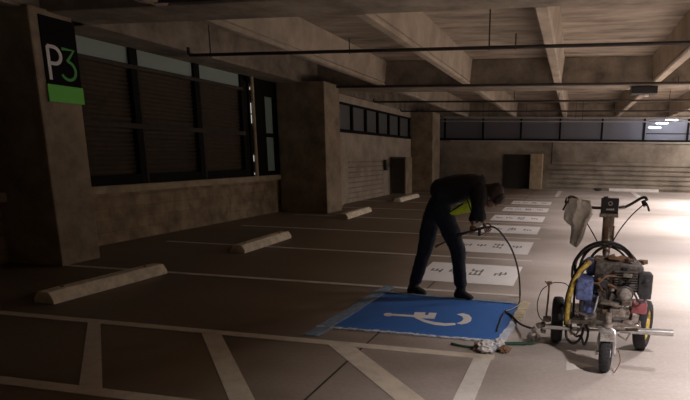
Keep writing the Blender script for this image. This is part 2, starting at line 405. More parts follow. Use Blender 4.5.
# small high windows in the mid wall
w = empty('window_5', (-7.2, 20.7, 2.2), kind='structure'); w['category'] = 'window'
f = MB(); f.box((-7.1, 16.45, 2.2), (-6.985, 24.9, 2.3)); f.box((-7.1, 16.45, 3.03), (-6.99, 24.9, 3.1))
bars = [16.45, 17.66, 18.93, 20.17, 21.45, 22.82, 24.3]
for i, y in enumerate(bars): f.box((-7.1, y-.0, 2.25), (-6.985, y+(.12 if i else .06), 3.08))
f.build('window_frame', M['frame'], w)
for i in range(len(bars)-1): MB().box((-7.07, bars[i]+.05, 2.28), (-7.06, bars[i+1]+.02, 3.05)).build('pane', M['glassdark'], w)
MB().box((-7.12, 24.4, 2.28), (-7.06, 24.9, 3.05)).build('panel', M['frame'], w)
struct('trim_7', MB().box((-7.42, 16.4, 2.2), (-7.38, 25, 3.15)), M['louver'])
# far windows
fx = [-8.1, -6.3, -4.39, -2.54, -.69, 1.24, 3.12, 5.02, 6.9, 8.8, 10.7, 12.2]
w = empty('window_6', (0, 28.45, 2.3), kind='structure'); w['category'] = 'window'
f = MB(); f.box((-7.7, 28.2, 2.26), (12.2, 28.33, 2.36))
for x in fx[1:-1]: f.box((x-.045, 28.28, 2.3), (x+.045, 28.38, 3.3))
f.build('window_frame', M['frame'], w)
MB().box((3.2, 28.22, 2.62), (12.2, 28.25, 2.66)).build('rail', M['frame'], w)
for i in range(len(fx)-1):
    MB().box((max(fx[i], -7.7)+.04, 28.34, 2.36), (fx[i+1]-.04, 28.35, 3.3)).build('pane', M['glassfar'] if i != 6 and i != 7 else M['glassfar'], w)
tag(struct('trim_8', MB().box((-6, 28.16, 2.20), (12.2, 28.22, 2.27), .01), M['pipeL']), 'pale ledge rail under the far windows', 'rail')
# far doorway and the pale pier beside it
d = MB().box((-3.3, 28.22, 0), (-1.98, 28.3, 1.62)); struct('door_1', d, M['door'])
tag(struct('trim_9', MB().box((-1.98, 27.7, 0), (-1.40, 28.3, 1.66), .02), M['sill']), 'pale concrete pier beside the dark far doorway', 'pier')
tag(MB().tube([(-1.0, 28.22, 1.2), (-1.0, 28.22, 2.3)], .03, 8).build('conduit', M['pipe']), 'thin dark vertical conduit on the far wall', 'conduit')
# pale post and dark cupboard-like pier on the mid wall
MBp = MB().box((-6.99, 16.05, 0), (-6.80, 16.35, 1.42), .01)
tag(struct('trim_30', MBp, M['sill']), 'pale upright post against the wall behind the second pillar', 'post')
cb = empty('utility_cabinet', (-6.7, 21.9, 0), 'dark upright cabinet with a paler side by the small high windows', 'cabinet')
MB().box((-6.97, 21.6, 0), (-6.35, 22.5, 1.45), .015).build('body', M['column'], cb)
MB().box((-6.93, 21.57, .05), (-6.39, 21.6, 1.40), .004).build('door', M['door'], cb)
tag(MB().box((-6.97, 20.75, .95), (-6.88, 20.95, 1.35), .01).box((-6.97, 20.8, 1.1), (-6.9, 21.5, 1.16), .005).build('wall_bracket', M['pipe']), 'small dark bracket fixed on the wall left of the cabinet', 'bracket')

# ================================================================== PAINTED MARKS (thin paint films on the floor)
def film(name, polys, m, label, cat, group=None, z=.004):
    mb = MB()
    for p in polys: mb.prism(p, .0005, z)
    return tag(mb.build(name, m), label, cat, group)
def rect(x0, y0, x1, y1): return [(x0, y0), (x1, y0), (x1, y1), (x0, y1)]
film('parking_line', [rect(-7.6, 4.235, -.52, 4.34)], M['linedim'], 'long pale stall line in the foreground, just in front of the blue square', 'floor line')
film('parking_line', [rect(-7.6, 2.89, -.6, 3.0)], M['linedim'], 'pale stall line nearest the camera, cut by the bottom of the photo', 'floor line')
for (a, b, c, d_, lab) in ((-4.36, -4.22, -3.04, -3.23, 'leftmost'), (-3.15, -2.95, -1.86, -2.06, 'second from the left'), (-1.93, -1.69, -.50, -.74, 'third from the left')):
    film('hatch_stripe', [[(a, 4.235), (b, 4.235), (c, 3.0), (d_, 3.0)][::-1]], M['linedim'], 'slanting pale hatch stripe between the two foreground lines, %s' % lab, 'floor stripe', z=.0035)
film('parking_line', [rect(-.68, 1.5, -.54, 4.235)], M['line'], 'pale line running to the camera below the crumpled litter', 'floor line')
names = ['passing behind the feet of the worker', 'between the first and second white rectangles', 'between the second and third white rectangles', 'between the third and fourth white rectangles', 'between the fourth and fifth white rectangles', 'between the fifth and sixth white rectangles', 'beyond the sixth white rectangle', 'farthest of the thin stall lines']
for y, n in zip((6.40, 8.68, 11.08, 13.5, 15.85, 18.35, 21.2, 23.0), names):
    film('stall_line', [rect(-7.0, y-.04, -.52, y+.04)], M['line'], 'thin pale stall line %s' % n, 'floor line', 'thin stall lines')
film('corner_line', [[(-.62, 23.0), (-.48, 23.0), (-.38, 26.9), (-.58, 26.9)]], M['white'], 'short white line at the far end of the row of white rectangles', 'floor line')
film('lane_mark', [[(2.6, 24.2), (2.8, 24.2), (2.9, 27.4), (2.68, 27.4)]], M['white'], 'short slanting white lane mark before the far white wheel stop', 'floor mark')
film('floor_arrow', [[(.05, 4.16), (.27, 4.30), (.05, 4.42)]], M['line'], 'small pale painted triangle left of the front wheel', 'floor mark', z=.002)
ords = ['nearest, behind the worker', 'second nearest', 'third nearest', 'fourth nearest', 'fifth nearest', 'farthest']
for k, (y0, y1) in enumerate(((6.88, 8.15), (9.22, 10.6), (11.7, 13.0), (13.95, 15.28), (16.45, 17.75), (18.95, 20.3))):
    t = film('stencil_panel', [[(-1.93, y0), (-.63, y0), (-.62, y1), (-1.97, y1)]], M['white'], 'white painted rectangle with dark stencilled marks, %s' % ords[k], 'painted panel', 'white rectangles in a row of stalls')
    rnd = random.Random(k)
    for gx, rows in ((-1.78, 1), (-1.52, 1), (-1.22, 2), (-.88, 1)):
        for r_ in range(rows):
            gy = y0+(y1-y0)*(.52 if rows == 1 else (.42+.2*r_)); ink = MB()
            xx = gx-.07; dx = .066
            ink.box((xx, gy-.02, .004), (xx+dx*2+.03, gy+.012, .0065))
            for q in range(3):   # stencilled bars of each worn glyph
                lo, hi = rnd.choice(((-.11, .12), (-.03, .12), (-.11, .02)))
                ink.box((xx+dx*q, gy+lo, .004), (xx+dx*q+.026, gy+hi, .0066))
            ink.build('stencil_mark', M['ink'], t)

# the blue square with masking strips and the white wheelchair symbol
bt = film('blue_square', [[(-2.24, 4.68), (-.48, 4.68), (-.46, 6.0), (-2.10, 6.1)]], M['blue'], 'blue painted accessible parking square with a white wheelchair symbol', 'painted square')
def arc(cx, cy, r0, r1f, a0, a1, n=20):
    out = [(cx+r0*math.cos(math.radians(a0+(a1-a0)*i/n)), cy+r0*math.sin(math.radians(a0+(a1-a0)*i/n))) for i in range(n+1)]
    inn = [(cx+r1f(i/n)*math.cos(math.radians(a0+(a1-a0)*i/n)), cy+r1f(i/n)*math.sin(math.radians(a0+(a1-a0)*i/n))) for i in range(n, -1, -1)]
    return out+inn
isa = MB()
def mark(pts):       # outline of one stroke of the painted symbol, laid on the floor
    isa.prism([tuple(floorpt(330+x/4.6, 295+y/4.6, .005).xy) for x, y in pts], .0041, .006)
mark([(268+21*math.cos(t), 90+8*math.sin(t)) for t in [2*PI*i/16 for i in range(16)]])
mark([(286, 86), (385, 93), (390, 79), (440, 80), (436, 92), (450, 93), (456, 81), (491, 83), (480, 109), (392, 106), (384, 101), (286, 95)])
mark([(392, 106), (430, 124), (480, 137), (530, 142), (578, 137), (576, 129), (530, 130), (480, 124), (440, 115), (418, 107)])
mark([(583, 88), (612, 84), (640, 92), (652, 106), (648, 120), (630, 130), (605, 135), (582, 131), (606, 121), (614, 110), (608, 99)])
isa.build('wheelchair_symbol', M['signwhite'], bt)
def ragged(pts0, pts1, n, amp, z0=.004, z1=.0075):
    a0, a1, b0, b1 = [Vector((*p, 0)) for p in (pts0[0], pts0[1], pts1[0], pts1[1])]
    L1 = [a0.lerp(a1, i/n)+Vector((random.uniform(-amp, amp), random.uniform(-amp, amp), 0)) for i in range(n+1)]
    L2 = [b0.lerp(b1, i/n)+Vector((random.uniform(-amp, amp), random.uniform(-amp, amp), 0)) for i in range(n+1)]
    mb = MB()
    vs = [[mb.bm.verts.new((p.x, p.y, z1+random.uniform(0, .008))) for p in L] for L in (L1, L2)]
    for i in range(n): mb.bm.faces.new((vs[0][i], vs[0][i+1], vs[1][i+1], vs[1][i]))
    g = bmesh.ops.extrude_face_region(mb.bm, geom=mb.bm.faces[:])
    for v in g['geom']:
        if isinstance(v, bmesh.types.BMVert): v.co.z = z0
    return mb
tag(ragged(((-2.24, 4.42), (-2.16, 6.42)), ((-2.11, 4.40), (-2.02, 6.40)), 22, .008).build('masking_strip', M['tape']), 'bluish masking film along the left edge of the blue square', 'masking strip')
tag(ragged(((-2.24, 4.66), (-.50, 4.66)), ((-2.24, 4.695), (-.50, 4.70)), 70, .012, .004, .009).build('masking_strip', M['tapeW']), 'ragged white masking strip along the near edge of the blue square', 'masking strip')
tag(ragged(((-2.1, 6.09), (-.5, 5.99)), ((-2.1, 6.15), (-.5, 6.05)), 40, .006, .004, .009).build('masking_strip', M['tape']), 'pale masking strip along the far edge of the blue square', 'masking strip')
tag(ragged(((-.56, 4.68), (-.49, 5.35)), ((-.49, 4.68), (-.41, 5.35)), 16, .008, .004, .009).build('masking_strip', M['tapeW']), 'whitish masking strip on the near right edge of the blue square', 'masking strip')
tag(ragged(((-.49, 5.36), (-.465, 6.12)), ((-.40, 5.36), (-.37, 6.12)), 20, .012, .004, .010).build('masking_strip', M['tapeY']), 'yellowish masking paper on the far right edge of the blue square', 'masking strip')

# ================================================================== WHEEL STOPS
def wheel_stop(cx, y0, y1, label, ang=0, m='stop', group='concrete wheel stops of the left stalls'):
    L = y1-y0; w = .13; h = .13
    t = empty('wheel_stop', (cx, (y0+y1)/2, 0), label, 'wheel stop', group)
    sec = [(-w, 0), (w, 0), (w, .05), (w*.62, h*.93), (w*.5, h), (-w*.5, h), (-w*.62, h*.93), (-w, .05)]
    mb = MB(); n = 14; rings = []
    for i in range(n+1):
        y = -L/2+L*i/n; e = .97 if i in (0, n) else 1.0
        rings.append([mb.bm.verts.new((x*e+random.uniform(-.002, .002), y, max(0, z*e+random.uniform(-.002, .002)*(z > 0)))) for x, z in sec])
    for A, B in zip(rings, rings[1:]):
        for j in range(8): mb.bm.faces.new((A[j], A[(j+1) % 8], B[(j+1) % 8], B[j]))
    mb.bm.faces.new(rings[0][::-1]); mb.bm.faces.new(rings[-1])
    for v in mb.bm.verts: v.co += t.location
    b = mb.build('block', M[m], t)
    for s in (-1, 1):
        MB().lathe([(0, .012), (.004, .02), (.012, .018), (.014, 0)], (cx, (y0+y1)/2+s*L*.36, h-.004), (0, 0, 1), 10).build('anchor_pin', M['rust'], t)
    t.rotation_euler.z = math.radians(ang); return t
wheel_stop(-5.31, 4.68, 6.34, 'nearest concrete wheel stop, lying beside the sign pillar', -2)
wheel_stop(-5.2, 7.98, 9.72, 'second concrete wheel stop, lying on the floor between the two nearest pillars', 3)
wheel_stop(-5.46, 12.95, 14.95, 'third concrete wheel stop, right of the second pillar', 3)
wheel_stop(-5.65, 18.2, 20.6, 'fourth and farthest concrete wheel stop of the left row', 0)
ws = wheel_stop(2.85, 26.1, 28.3, 'white painted wheel stop lying before the far wall', 0, 'stopw', None); ws.rotation_euler.z = PI/2; ws.location.y = 27.95; ws.location.x = 2.85
tag(MB().blob(at(598, 187.0, 27.7)+Vector((0, 0, -.12)), .09, 2, .25, (2.2, 1, .8)).build('debris', M['black']), 'small dark lump lying at the foot of the far wall', 'debris')

# ================================================================== PIPES, FIXTURE BOX
def pipe(x0, x1, y, z, r, label, m='pipe', hang=(), slope=0, up=.0):
    t = empty('sprinkler_pipe', ((x0+x1)/2, y, z), label, 'ceiling pipe')
    pts = ([(x0, y, z+up), (x0, y, z+.03)] if up else [])+[(x0+(.03 if up else 0), y, z), (x1, y+slope, z)]
    MB().tube(pts, r, 10).build('pipe', M[m], t, smooth=True)
    for hx, top in hang:
        MB().tube([(hx, y+slope*(hx-x0)/(x1-x0), z+.01), (hx, y+slope*(hx-x0)/(x1-x0), top)], .010, 6).torus((hx, y+slope*(hx-x0)/(x1-x0), z), (1, 0, 0), r+.008, .006, 14, 6).build('hanger', M['pipe'], t)
    return t
pipe(-6.2, 12, 8.6, 3.1, .026, 'nearest dark ceiling pipe, running right across the photo', hang=((-5.8, ZS), (-3.42, 3.28), (-1.28, ZS), (-.9, 3.28), (3.6, ZS)), up=.12)
pipe(-6.8, 12, 14.82, 3.30, .034, 'thick dark pipe along the near lower edge of the middle girder', hang=((-5.2, 3.42), (2.3, 3.45), (5, 3.45)))
pipe(-6.0, 12, 16.95, 3.1, .026, 'dark ceiling pipe just beyond the middle girder', hang=((-1.75, ZS), (-.5, ZS), (3, ZS)), up=.08)
pipe(-6.3, 12, 20.75, 3.1, .026, 'thin dark ceiling pipe halfway down the far bay', hang=((-1.7, 3.35), (3.0, ZS)), up=.06)
pipe(-6.2, 12, 27.45, 3.30, .040, 'pale pipe along the underside of the farthest girder', m='pipeL', hang=((-4, ZS), (0, ZS), (6, ZS)))
pipe(-6.2, 12, 27.0, 3.10, .026, 'thin pale pipe just under the farthest girder', m='pipeL', hang=((-4.2, ZS), (.3, ZS), (6.3, ZS)))
# curved white pipe and dark pipe at the near side of the nearest girder
tag(MB().tube(spline([at(128, -4, 6.5), at(134, -.5, 6.5), at(143, 2.2, 6.5), at(153, 2.8, 6.5)], 6), .010, 8).build('conduit', M['signwhite'], smooth=True), 'short curved white conduit at the top edge of the photo', 'conduit')
tag(MB().tube([at(154, 1.5, 6.45), at(262, -3.5, 6.45), at(420, -11, 6.45)], .022, 8).build('sprinkler_pipe', M['pipe'], smooth=True), 'dark pipe in front of the nearest girder at the top edge', 'ceiling pipe')
bx = empty('hanging_box', (1.62, 15.7, 3.08), 'dark rectangular box hanging under the middle girder at right', 'ceiling fixture')
MB().box((1.32, 15.45, 3.14), (1.94, 15.95, 3.31), .012).build('housing', M['black'], bx)
MB().box((1.64, 15.6, 3.08), (1.76, 15.75, 3.14), .01).build('bright_tip', M['signwhite'], bx)  # added white block, painting in the brightly lit tip of the rib
MB().box((1.5, 15.6, 3.31), (1.75, 15.8, 3.34)).build('mounting_plate', M['pipe'], bx)
# lit tube lamps beyond the far windows
for k, (px, py) in enumerate(((655, 127.5), (662, 123.2), (672, 119.8), (688, 115.5))):
    p = at(px, py, 29.2+.3*k)
    t = empty('fluorescent_lamp', p, 'bright tube lamp glowing behind the far window, %s' % ('lowest and leftmost', 'second lowest', 'third, just under the girder', 'highest, at the right edge')[k], 'lamp', 'tube lamps behind the far window')
    MB().tube([p+Vector((-.27, 0, 0)), p+Vector((.27, .05, 0))], .04, 10).build('tube', M['tube'], t, smooth=True)
    MB().box(p+Vector((-.28, .0, .045)), p+Vector((.28, .10, .09))).build('housing', M['lampbody'], t)
    MB().tube([p+Vector((0, .06, .1)), (p.x, p.y+.06, ZS)], .008, 6).build('hanger', M['pipe'], t)

# ================================================================== P3 SIGN
sx_ = -6.80
sg = empty('wall_sign', (sx_+.01, 6.72, 2.2), 'black and green parking level sign reading P3 on the nearest pillar', 'sign')
MB().box((sx_+.001, 6.45, 2.20), (sx_+.016, 6.99, 3.27)).build('panel', M['signblack'], sg)
MB().box((sx_+.014, 6.44, 2.20), (sx_+.026, 7.0, 2.42)).build('green_band', M['signgreen'], sg)
def stroke(pts, w, m, name):
    mb = MB(); P = [Vector((p[0], p[1], 0)) for p in pts]; n = len(P); L = []; Rr = []
    for i, p in enumerate(P):
        t = (P[min(i+1, n-1)]-P[max(i-1, 0)]).normalized(); q = Vector((-t.y, t.x, 0))*w/2
        L.append(p+q); Rr.append(p-q)
    x0 = sx_+.016; x1 = sx_+.021
    va = [[mb.bm.verts.new((x, p.x, p.y)) for p in S] for S in (L, Rr) for x in (x0, x1)]
    for i in range(n-1):
        for a, b in ((0, 1), (1, 3), (3, 2), (2, 0)): mb.bm.faces.new((va[a][i], va[b][i], va[b][i+1], va[a][i+1]))
    for i in (0, n-1): mb.bm.faces.new((va[0][i], va[1][i], va[3][i], va[2][i]))
    return mb.build(name, m, sg)
def arcp(cy, cz, r, a0, a1, n=12, sy=1): return [(cy+sy*r*math.cos(math.radians(a0+(a1-a0)*i/n)), cz+r*math.sin(math.radians(a0+(a1-a0)*i/n))) for i in range(n+1)]
P1 = [(6.515, 2.48), (6.515, 2.90)]+arcp(6.60, 2.795, .105, 90, -90, 14)+[(6.53, 2.69)]
stroke(P1[:2], .045, M['signwhite'], 'letter_p'); stroke(P1[1:], .045, M['signwhite'], 'letter_p_bowl')
stroke([(6.735, 2.90), (6.925, 2.90), (6.80, 2.745)]+arcp(6.80, 2.625, .12, 80, -150, 16), .036, M['signgreenD'], 'digit_3')

# ================================================================== LAMPS of the lane (right of the frame)
def lane_lamp(x, y, power, label, hood, z=3.05):
    t = empty('ceiling_lamp', (x, y, z), 'lit ceiling lamp past the right edge, %s' % label, 'lamp', 'lamps along the drive lane')
    MB().lathe([(0, .05), (.0, .16), (.05, .16), (.08, .05), (.08, 0)], (x, y, z), (0, 0, 1), 20).build('housing', M['lampbody'], t, smooth=True)
    MB().lathe([(-.08, 0), (-.07, .07), (-.03, .12), (0, .13), (0, 0)], (x, y, z), (0, 0, 1), 20).build('diffuser', M['lamp'], t, smooth=True)
    MB().tube([(x, y, z+.08), (x, y, ZS)], .012, 6).build('hanger', M['pipe'], t)
    if hood:
        ld = bpy.data.lights.new('lane light', 'AREA'); ld.shape = 'DISK'; ld.size = .24; ld.spread = math.radians(hood)
    else:
        ld = bpy.data.lights.new('lane light', 'POINT'); ld.shadow_soft_size = .09
    ld.energy = power; ld.color = (1.0, .91, .895)
    lo = bpy.data.objects.new('lane_light', ld); C.objects.link(lo); lo.parent = t; lo.location = (0, 0, -.2)
for (x, y, p, w_, hood) in ((2.7, 7.5, 185, 'nearest beyond the machine', 132), (2.3, 2.3, 165, 'beside the camera', 124), (4.6, 14.3, 620, 'middle of the lane', 165), (5.6, 20.6, 520, 'second farthest', 165), (7.4, 26.2, 420, 'farthest', 0)):
    lane_lamp(x, y, p, w_, hood)
world = bpy.data.worlds.new('World'); bpy.context.scene.world = world; world.use_nodes = True
wb = world.node_tree.nodes['Background']; wb.inputs[0].default_value = (.75, .95, .88, 1); wb.inputs[1].default_value = .036

# ================================================================== LINE STRIPING MACHINE
MC = Vector((.33, 4.7, 0))
mc = empty('line_striper', MC, 'wheeled paint striping machine with engine, hose coils and handlebar', 'striping machine')
def wheel(name, c, R, w, axis, rimm, label=None):
    c = Vector(c); ax = Vector(axis).normalized()
    r = w/2
    t = MB()
    prof = [(-w*.42, R*.62), (-w*.5, R*.74), (-w*.47, R*.88), (-w*.33, R*.965), (-w*.12, R), (w*.12, R), (w*.33, R*.965), (w*.47, R*.88), (w*.5, R*.74), (w*.42, R*.62), (-w*.42, R*.62)]
    t.lathe(prof, c, ax, 36)
    for i in range(30):       # tread lugs
        a = 2*PI*i/30; u = ax.orthogonal().normalized(); v = ax.cross(u); d = u*math.cos(a)+v*math.sin(a)
        for s in (-1, 1):
            t.tube([c+d*(R*.985)+ax*(s*w*.05), c+d*(R*.955)+ax*(s*w*.38)], .0045, 4)
    o = t.build(name, M['rubber'], mc, smooth=True)
    rm = MB().lathe([(-w*.40, R*.66), (-w*.30, R*.60), (-w*.12, R*.28), (-w*.45, R*.22), (-w*.45, 0)], c, ax, 24).lathe([(w*.40, R*.66), (w*.30, R*.60), (w*.12, R*.28), (w*.45, R*.22), (w*.45, 0)], c, ax, 24).lathe([(-w*.4, R*.66), (w*.4, R*.66)], c, ax, 24)
    rm.build('rim', rimm, o, smooth=True)
    return o
fwc = Vector((.335, 4.235, .142))
wheel('front_wheel', fwc, .142, .082, (1, -.16, .02), M['alu'])
wheel('rear_wheel', (-.045, 4.86, .20), .20, .10, (1, .0, 0), M['enginedark'])
wheel('rear_wheel', (.67, 4.86, .21), .21, .10, (1, -.32, 0), M['yellow'])
# front fork: two blades and mudguard yoke
f = MB()
for s in (-1, 1):
    f.tube([fwc+Vector((s*.060, -.008*s, 0)), fwc+Vector((s*.060, .0, .10)), fwc+Vector((s*.050, .02, .172)), fwc+Vector((0, .04, .195))], .011, 8)
    f.lathe([(-.008, .02), (.008, .02), (.008, 0)], fwc+Vector((s*.066, 0, 0)), (1, 0, 0), 12)
f.box(fwc+Vector((-.045, .0, .155)), fwc+Vector((.045, .06, .185)), .008)
f.build('fork', M['alu'], mc, smooth=True)
gd = MB(); gp = []
for i in range(13):
    a = math.radians(50+i*9); gp.append((fwc+Vector((-.052, -.160*math.cos(a), .160*math.sin(a))), fwc+Vector((.052, -.160*math.cos(a), .160*math.sin(a)))))
gv = [[gd.bm.verts.new(q) for q in (a, a+Vector((0, 0, .004)), b+Vector((0, 0, .004)), b)] for a, b in gp]
for A, B in zip(gv, gv[1:]):
    for j in range(4): gd.bm.faces.new((A[j], A[(j+1) % 4], B[(j+1) % 4], B[j]))
gd.bm.faces.new(gv[0]); gd.bm.faces.new(gv[-1][::-1]); gd.build('mudguard', M['muff'], mc)
MB().tube([fwc+Vector((0, .045, .15)), fwc+Vector((0, .07, .30))], .028, 12).lathe([(0, .04), (.03, .04), (.035, .03)], fwc+Vector((0, .05, .185)), (0, .2, 1), 14).build('fork_head', M['steel'], mc, smooth=True)
MB().tube(spline([fwc+Vector((.05, 0, .05)), fwc+Vector((.09, .02, .02)), fwc+Vector((.11, .0, -.06)), fwc+Vector((.07, -.05, -.135))]), .004, 6).build('brake_cable', M['rust'], mc, smooth=True)
# chassis
ch = MB()
yb = 4.62
for x in (.06, .60):
    ch.tube([(x, 4.55, .27), (x, 5.15, .27)], .018, 8)
ch.tube([(-.05, 4.86, .20), (.67, 4.86, .21)], .014, 8)
ch.tube([(.06, 4.57, .27), (.34, 4.40, .33), (.60, 4.57, .27)], .016, 8)
ch.box((.05, 4.62, .275), (.62, 5.1, .295), .004)
ch.tube([(.06, 5.13, .27), (.60, 5.13, .27)], .016, 8)
ch.box((.20, 4.44, .27), (.48, 4.64, .30), .006)
for (x, y) in ((.15, 4.7), (.55, 4.7), (.15, 5.0), (.55, 5.0)): ch.lathe([(0, .016), (.02, .016), (.02, 0)], (x, y, .295), (0, 0, 1), 8)
ch.build('chassis', M['steel'], mc)
# cross bar with a fatter right end
cbm = MB(); a = at(545, 327, 4.60); b = at(590, 330, 4.60); cbm.tube([a, b], .016, 10); cbm.tube([b, at(622, 331, 4.6)], .011, 8)
cbm.build('cross_bar', M['alu'], mc, smooth=True)
MB().tube([at(620, 330.5, 4.6), at(655, 332, 4.6), at(673, 333, 4.6)], [.020, .028, .028], 12).build('gun_arm', M['alu'], mc, smooth=True)
# front plates, brackets and grimy hardware under the engine
hw = MB()
rnd = random.Random(11)
for (px, py, w, h, d_, y) in ((590, 318, .09, .05, .05, 4.56), (617, 312, .12, .06, .07, 4.52), (628, 322, .10, .03, .05, 4.55), (602, 327, .06, .05, .06, 4.45), (582, 325, .08, .03, .05, 4.6), (634, 318, .06, .07, .05, 4.6), (610, 303, .14, .03, .05, 4.52), (627, 303, .07, .04, .06, 4.5)):
    p = at(px, py, y); hw.box(p-Vector((w/2, d_/2, h/2)), p+Vector((w/2, d_/2, h/2)), .006, rot=(rnd.uniform(-.2, .2), rnd.uniform(-.25, .25), rnd.uniform(-.3, .3)))
for (px, py, y) in ((595, 314, 4.5), (612, 316, 4.46), (622, 309, 4.46), (627, 316, 4.5), (586, 318, 4.52), (606, 322, 4.42), (618, 324, 4.5)):
    hw.lathe([(0, .014), (.012, .014), (.012, .008), (.02, .008), (.02, 0)], at(px, py, y), (0, -1, 0), 8)
hw.tube([at(575, 336, 4.55), at(585, 322, 4.55), at(600, 326, 4.5)], .008, 8); hw.tube([at(632, 330, 4.6), at(626, 340, 4.55), at(618, 335, 4.5)], .008, 8)
hw.tube([at(600, 322, 4.48), at(575, 311, 4.55)], .009, 8)
hw.tube([at(625, 322, 4.55), at(640, 330, 4.7)], .010, 8)
hw.build('brackets', M['steel'], mc, smooth=True)
# engine: crankcase, cylinder with fins, top cowl, recoil cover, muffler, air cleaner, fuel tank
def pbox(mb, px0, py0, px1, py1, y0, y1, bev=.012, rot=None):
    a = at(px0, py1, y0); b = at(px1, py0, y0); mb.box((a.x, y0, a.z), (b.x, y1, b.z), bev, rot)
en = MB()
pbox(en, 600, 276, 633, 305, 4.60, 4.92, .02)
pbox(en, 597, 290, 612, 308, 4.56, 4.72, .01)
en.build('engine_block', M['grime'], mc)
fn = MB()
for i in range(8):
    a = at(614, 272+i*2.4, 4.57); b = at(638, 272+i*2.4, 4.57); fn.box((a.x, 4.56, a.z), (b.x, 4.80, a.z+.007), .001)
fn.box((at(616, 290, 4.6).x, 4.58, at(616, 291, 4.6).z), (at(636, 290, 4.6).x, 4.8, at(616, 272, 4.6).z))
fn.build('cylinder_fins', M['grime'], mc)
tk = MB(); a = at(594, 277, 4.66); b = at(644, 266, 4.66)
tk.box((a.x, 4.62, a.z), (b.x, 4.98, b.z+.01), .028, rot=(0, math.radians(4), 0))
tk.build('engine_cowl', M['grime'], mc, smooth=True)
MB().lathe([(0, .034), (.014, .034), (.02, .028), (.02, 0)], at(628, 264, 4.72), (0, 0, 1), 16).build('fuel_cap', M['black'], mc, smooth=True)
sq = MB(); pbox(sq, 622, 268, 628, 273, 4.60, 4.625, .002); sq.build('square_port', M['black'], mc)
sq = MB(); pbox(sq, 619, 280, 623, 285, 4.545, 4.58, .002); sq.build('square_port', M['black'], mc)
# recoil starter disc on the left-facing side
rc = at(600, 285, 4.62); rp = MB().lathe([(0, .085), (.02, .085), (.045, .06), (.05, .03), (.05, 0)], rc, (-.5, -.85, 0), 24)
for k in range(10):
    a = 2*PI*k/10; rp.box(rc+Vector((-.02+.05*math.cos(a)-.006, -.05, .05*math.sin(a)-.006)), rc+Vector((-.02+.05*math.cos(a)+.006, -.03, .05*math.sin(a)+.006)))
rp.build('recoil_starter', M['enginedark'], mc, smooth=True)
mf = at(625, 294.5, 4.50); MB().lathe([(-.06, .046), (-.01, .052), (.012, .050), (.026, .038), (.032, .018), (.032, 0)], mf, (0, -1, .1), 24).build('muffler', M['muff'], mc, smooth=True)
MB().torus(mf+Vector((0, .012, 0)), (0, -1, .1), .057, .009, 24, 8).box(mf+Vector((-.06, .01, -.04)), mf+Vector((.06, .05, .045)), .012).build('muffler_shield', M['grime'], mc, smooth=True)
ac = MB(); pbox(ac, 637, 275, 654, 296, 4.55, 4.70, .02); ac.box(at(640, 291, 4.56)-Vector((0, 0, .02)), at(651, 300, 4.56)+Vector((0, .1, 0)), .008)
ac.build('air_cleaner', M['enginedark'], mc, smooth=True)
MB().lathe([(0, .03), (.012, .03), (.02, .012), (.02, 0)], at(646, 283, 4.55), (0, -1, 0), 16).build('air_cleaner_knob', M['black'], mc, smooth=True)
MB().tube([at(632, 281, 4.6), at(640, 277, 4.58), at(645, 279, 4.56)], .011, 8).build('intake_pipe', M['enginedark'], mc, smooth=True)
MB().tube(spline([at(634, 293, 4.55), at(640, 303, 4.54), at(646, 299, 4.56)]), .008, 8).build('intake_pipe', M['enginedark'], mc, smooth=True)
ft = MB(); pbox(ft, 630, 303, 648, 314, 4.58, 4.72, .018); ft.build('red_cover', M['red'], mc, smooth=True)
# paint pump: blue cover, cylinder, silver pipe
pb = MB(); pbox(pb, 575.5, 280, 594, 300, 4.52, 4.78, .014); pbox(pb, 583, 296, 598, 313, 4.58, 4.70, .010)
pb.build('pump_cover', M['pumpblue'], mc)
pd = MB(); pbox(pd, 578.5, 300, 584, 318, 4.54, 4.70, .01); pd.tube([at(592, 284, 4.585), at(591, 298, 4.585)], .010, 8); pd.lathe([(0, .03), (.02, .03), (.02, 0)], at(586, 286, 4.60), (0, -1, 0), 16)
pd.build('pump_cylinder', M['enginedark'], mc, smooth=True)
MB().tube([at(598, 296, 4.52), at(596, 305, 4.50), at(593, 315, 4.50)], .008, 8).build('drain_tube', M['alu'], mc, smooth=True)
pt = MB(); pbox(pt, 586, 262, 606, 276, 4.70, 4.95, .03); pt.build('blue_motor_housing', M['pumpblue'], mc, smooth=True)
# clutter on top (tools, lid, fittings)
cl_ = MB()
for k in range(16):
    px = 588+k*3.6; p = at(px, 259+rnd.uniform(-1.5, 3)+abs(px-610)*.12, 4.72+rnd.uniform(0, .2))
    s = rnd.uniform(.012, .03); cl_.box(p-Vector((s*1.4, s, s*.6)), p+Vector((s*1.4, s, s*.6)), .004, rot=(rnd.uniform(-.5, .5), rnd.uniform(-.5, .5), rnd.uniform(-1, 1)))
cl_.build('fittings', M['rust'], mc)
wr = MB()
for k in range(9):
    pts = []; px = rnd.uniform(586, 640); py = rnd.uniform(266, 300)
    for q in range(4): pts.append(at(px, py, 4.53+rnd.uniform(-.02, .03))); px += rnd.uniform(-10, 10); py += rnd.uniform(-2, 9)
    MB().tube(spline(pts), rnd.choice((.004, .006, .008)), 6).build('cable', M[rnd.choice(('hose', 'hose', 'rust', 'steel'))], mc, smooth=True)
wr.bm.free()
for k in range(12):
    p = at(rnd.uniform(598, 636), rnd.uniform(268, 316), 4.53); MB().lathe([(0, .013), (.012, .013), (.012, .007), (.02, .007), (.02, 0)], p, (0, -1, 0), 8).build('bolt', M[rnd.choice(('steel', 'rust', 'black'))], mc)
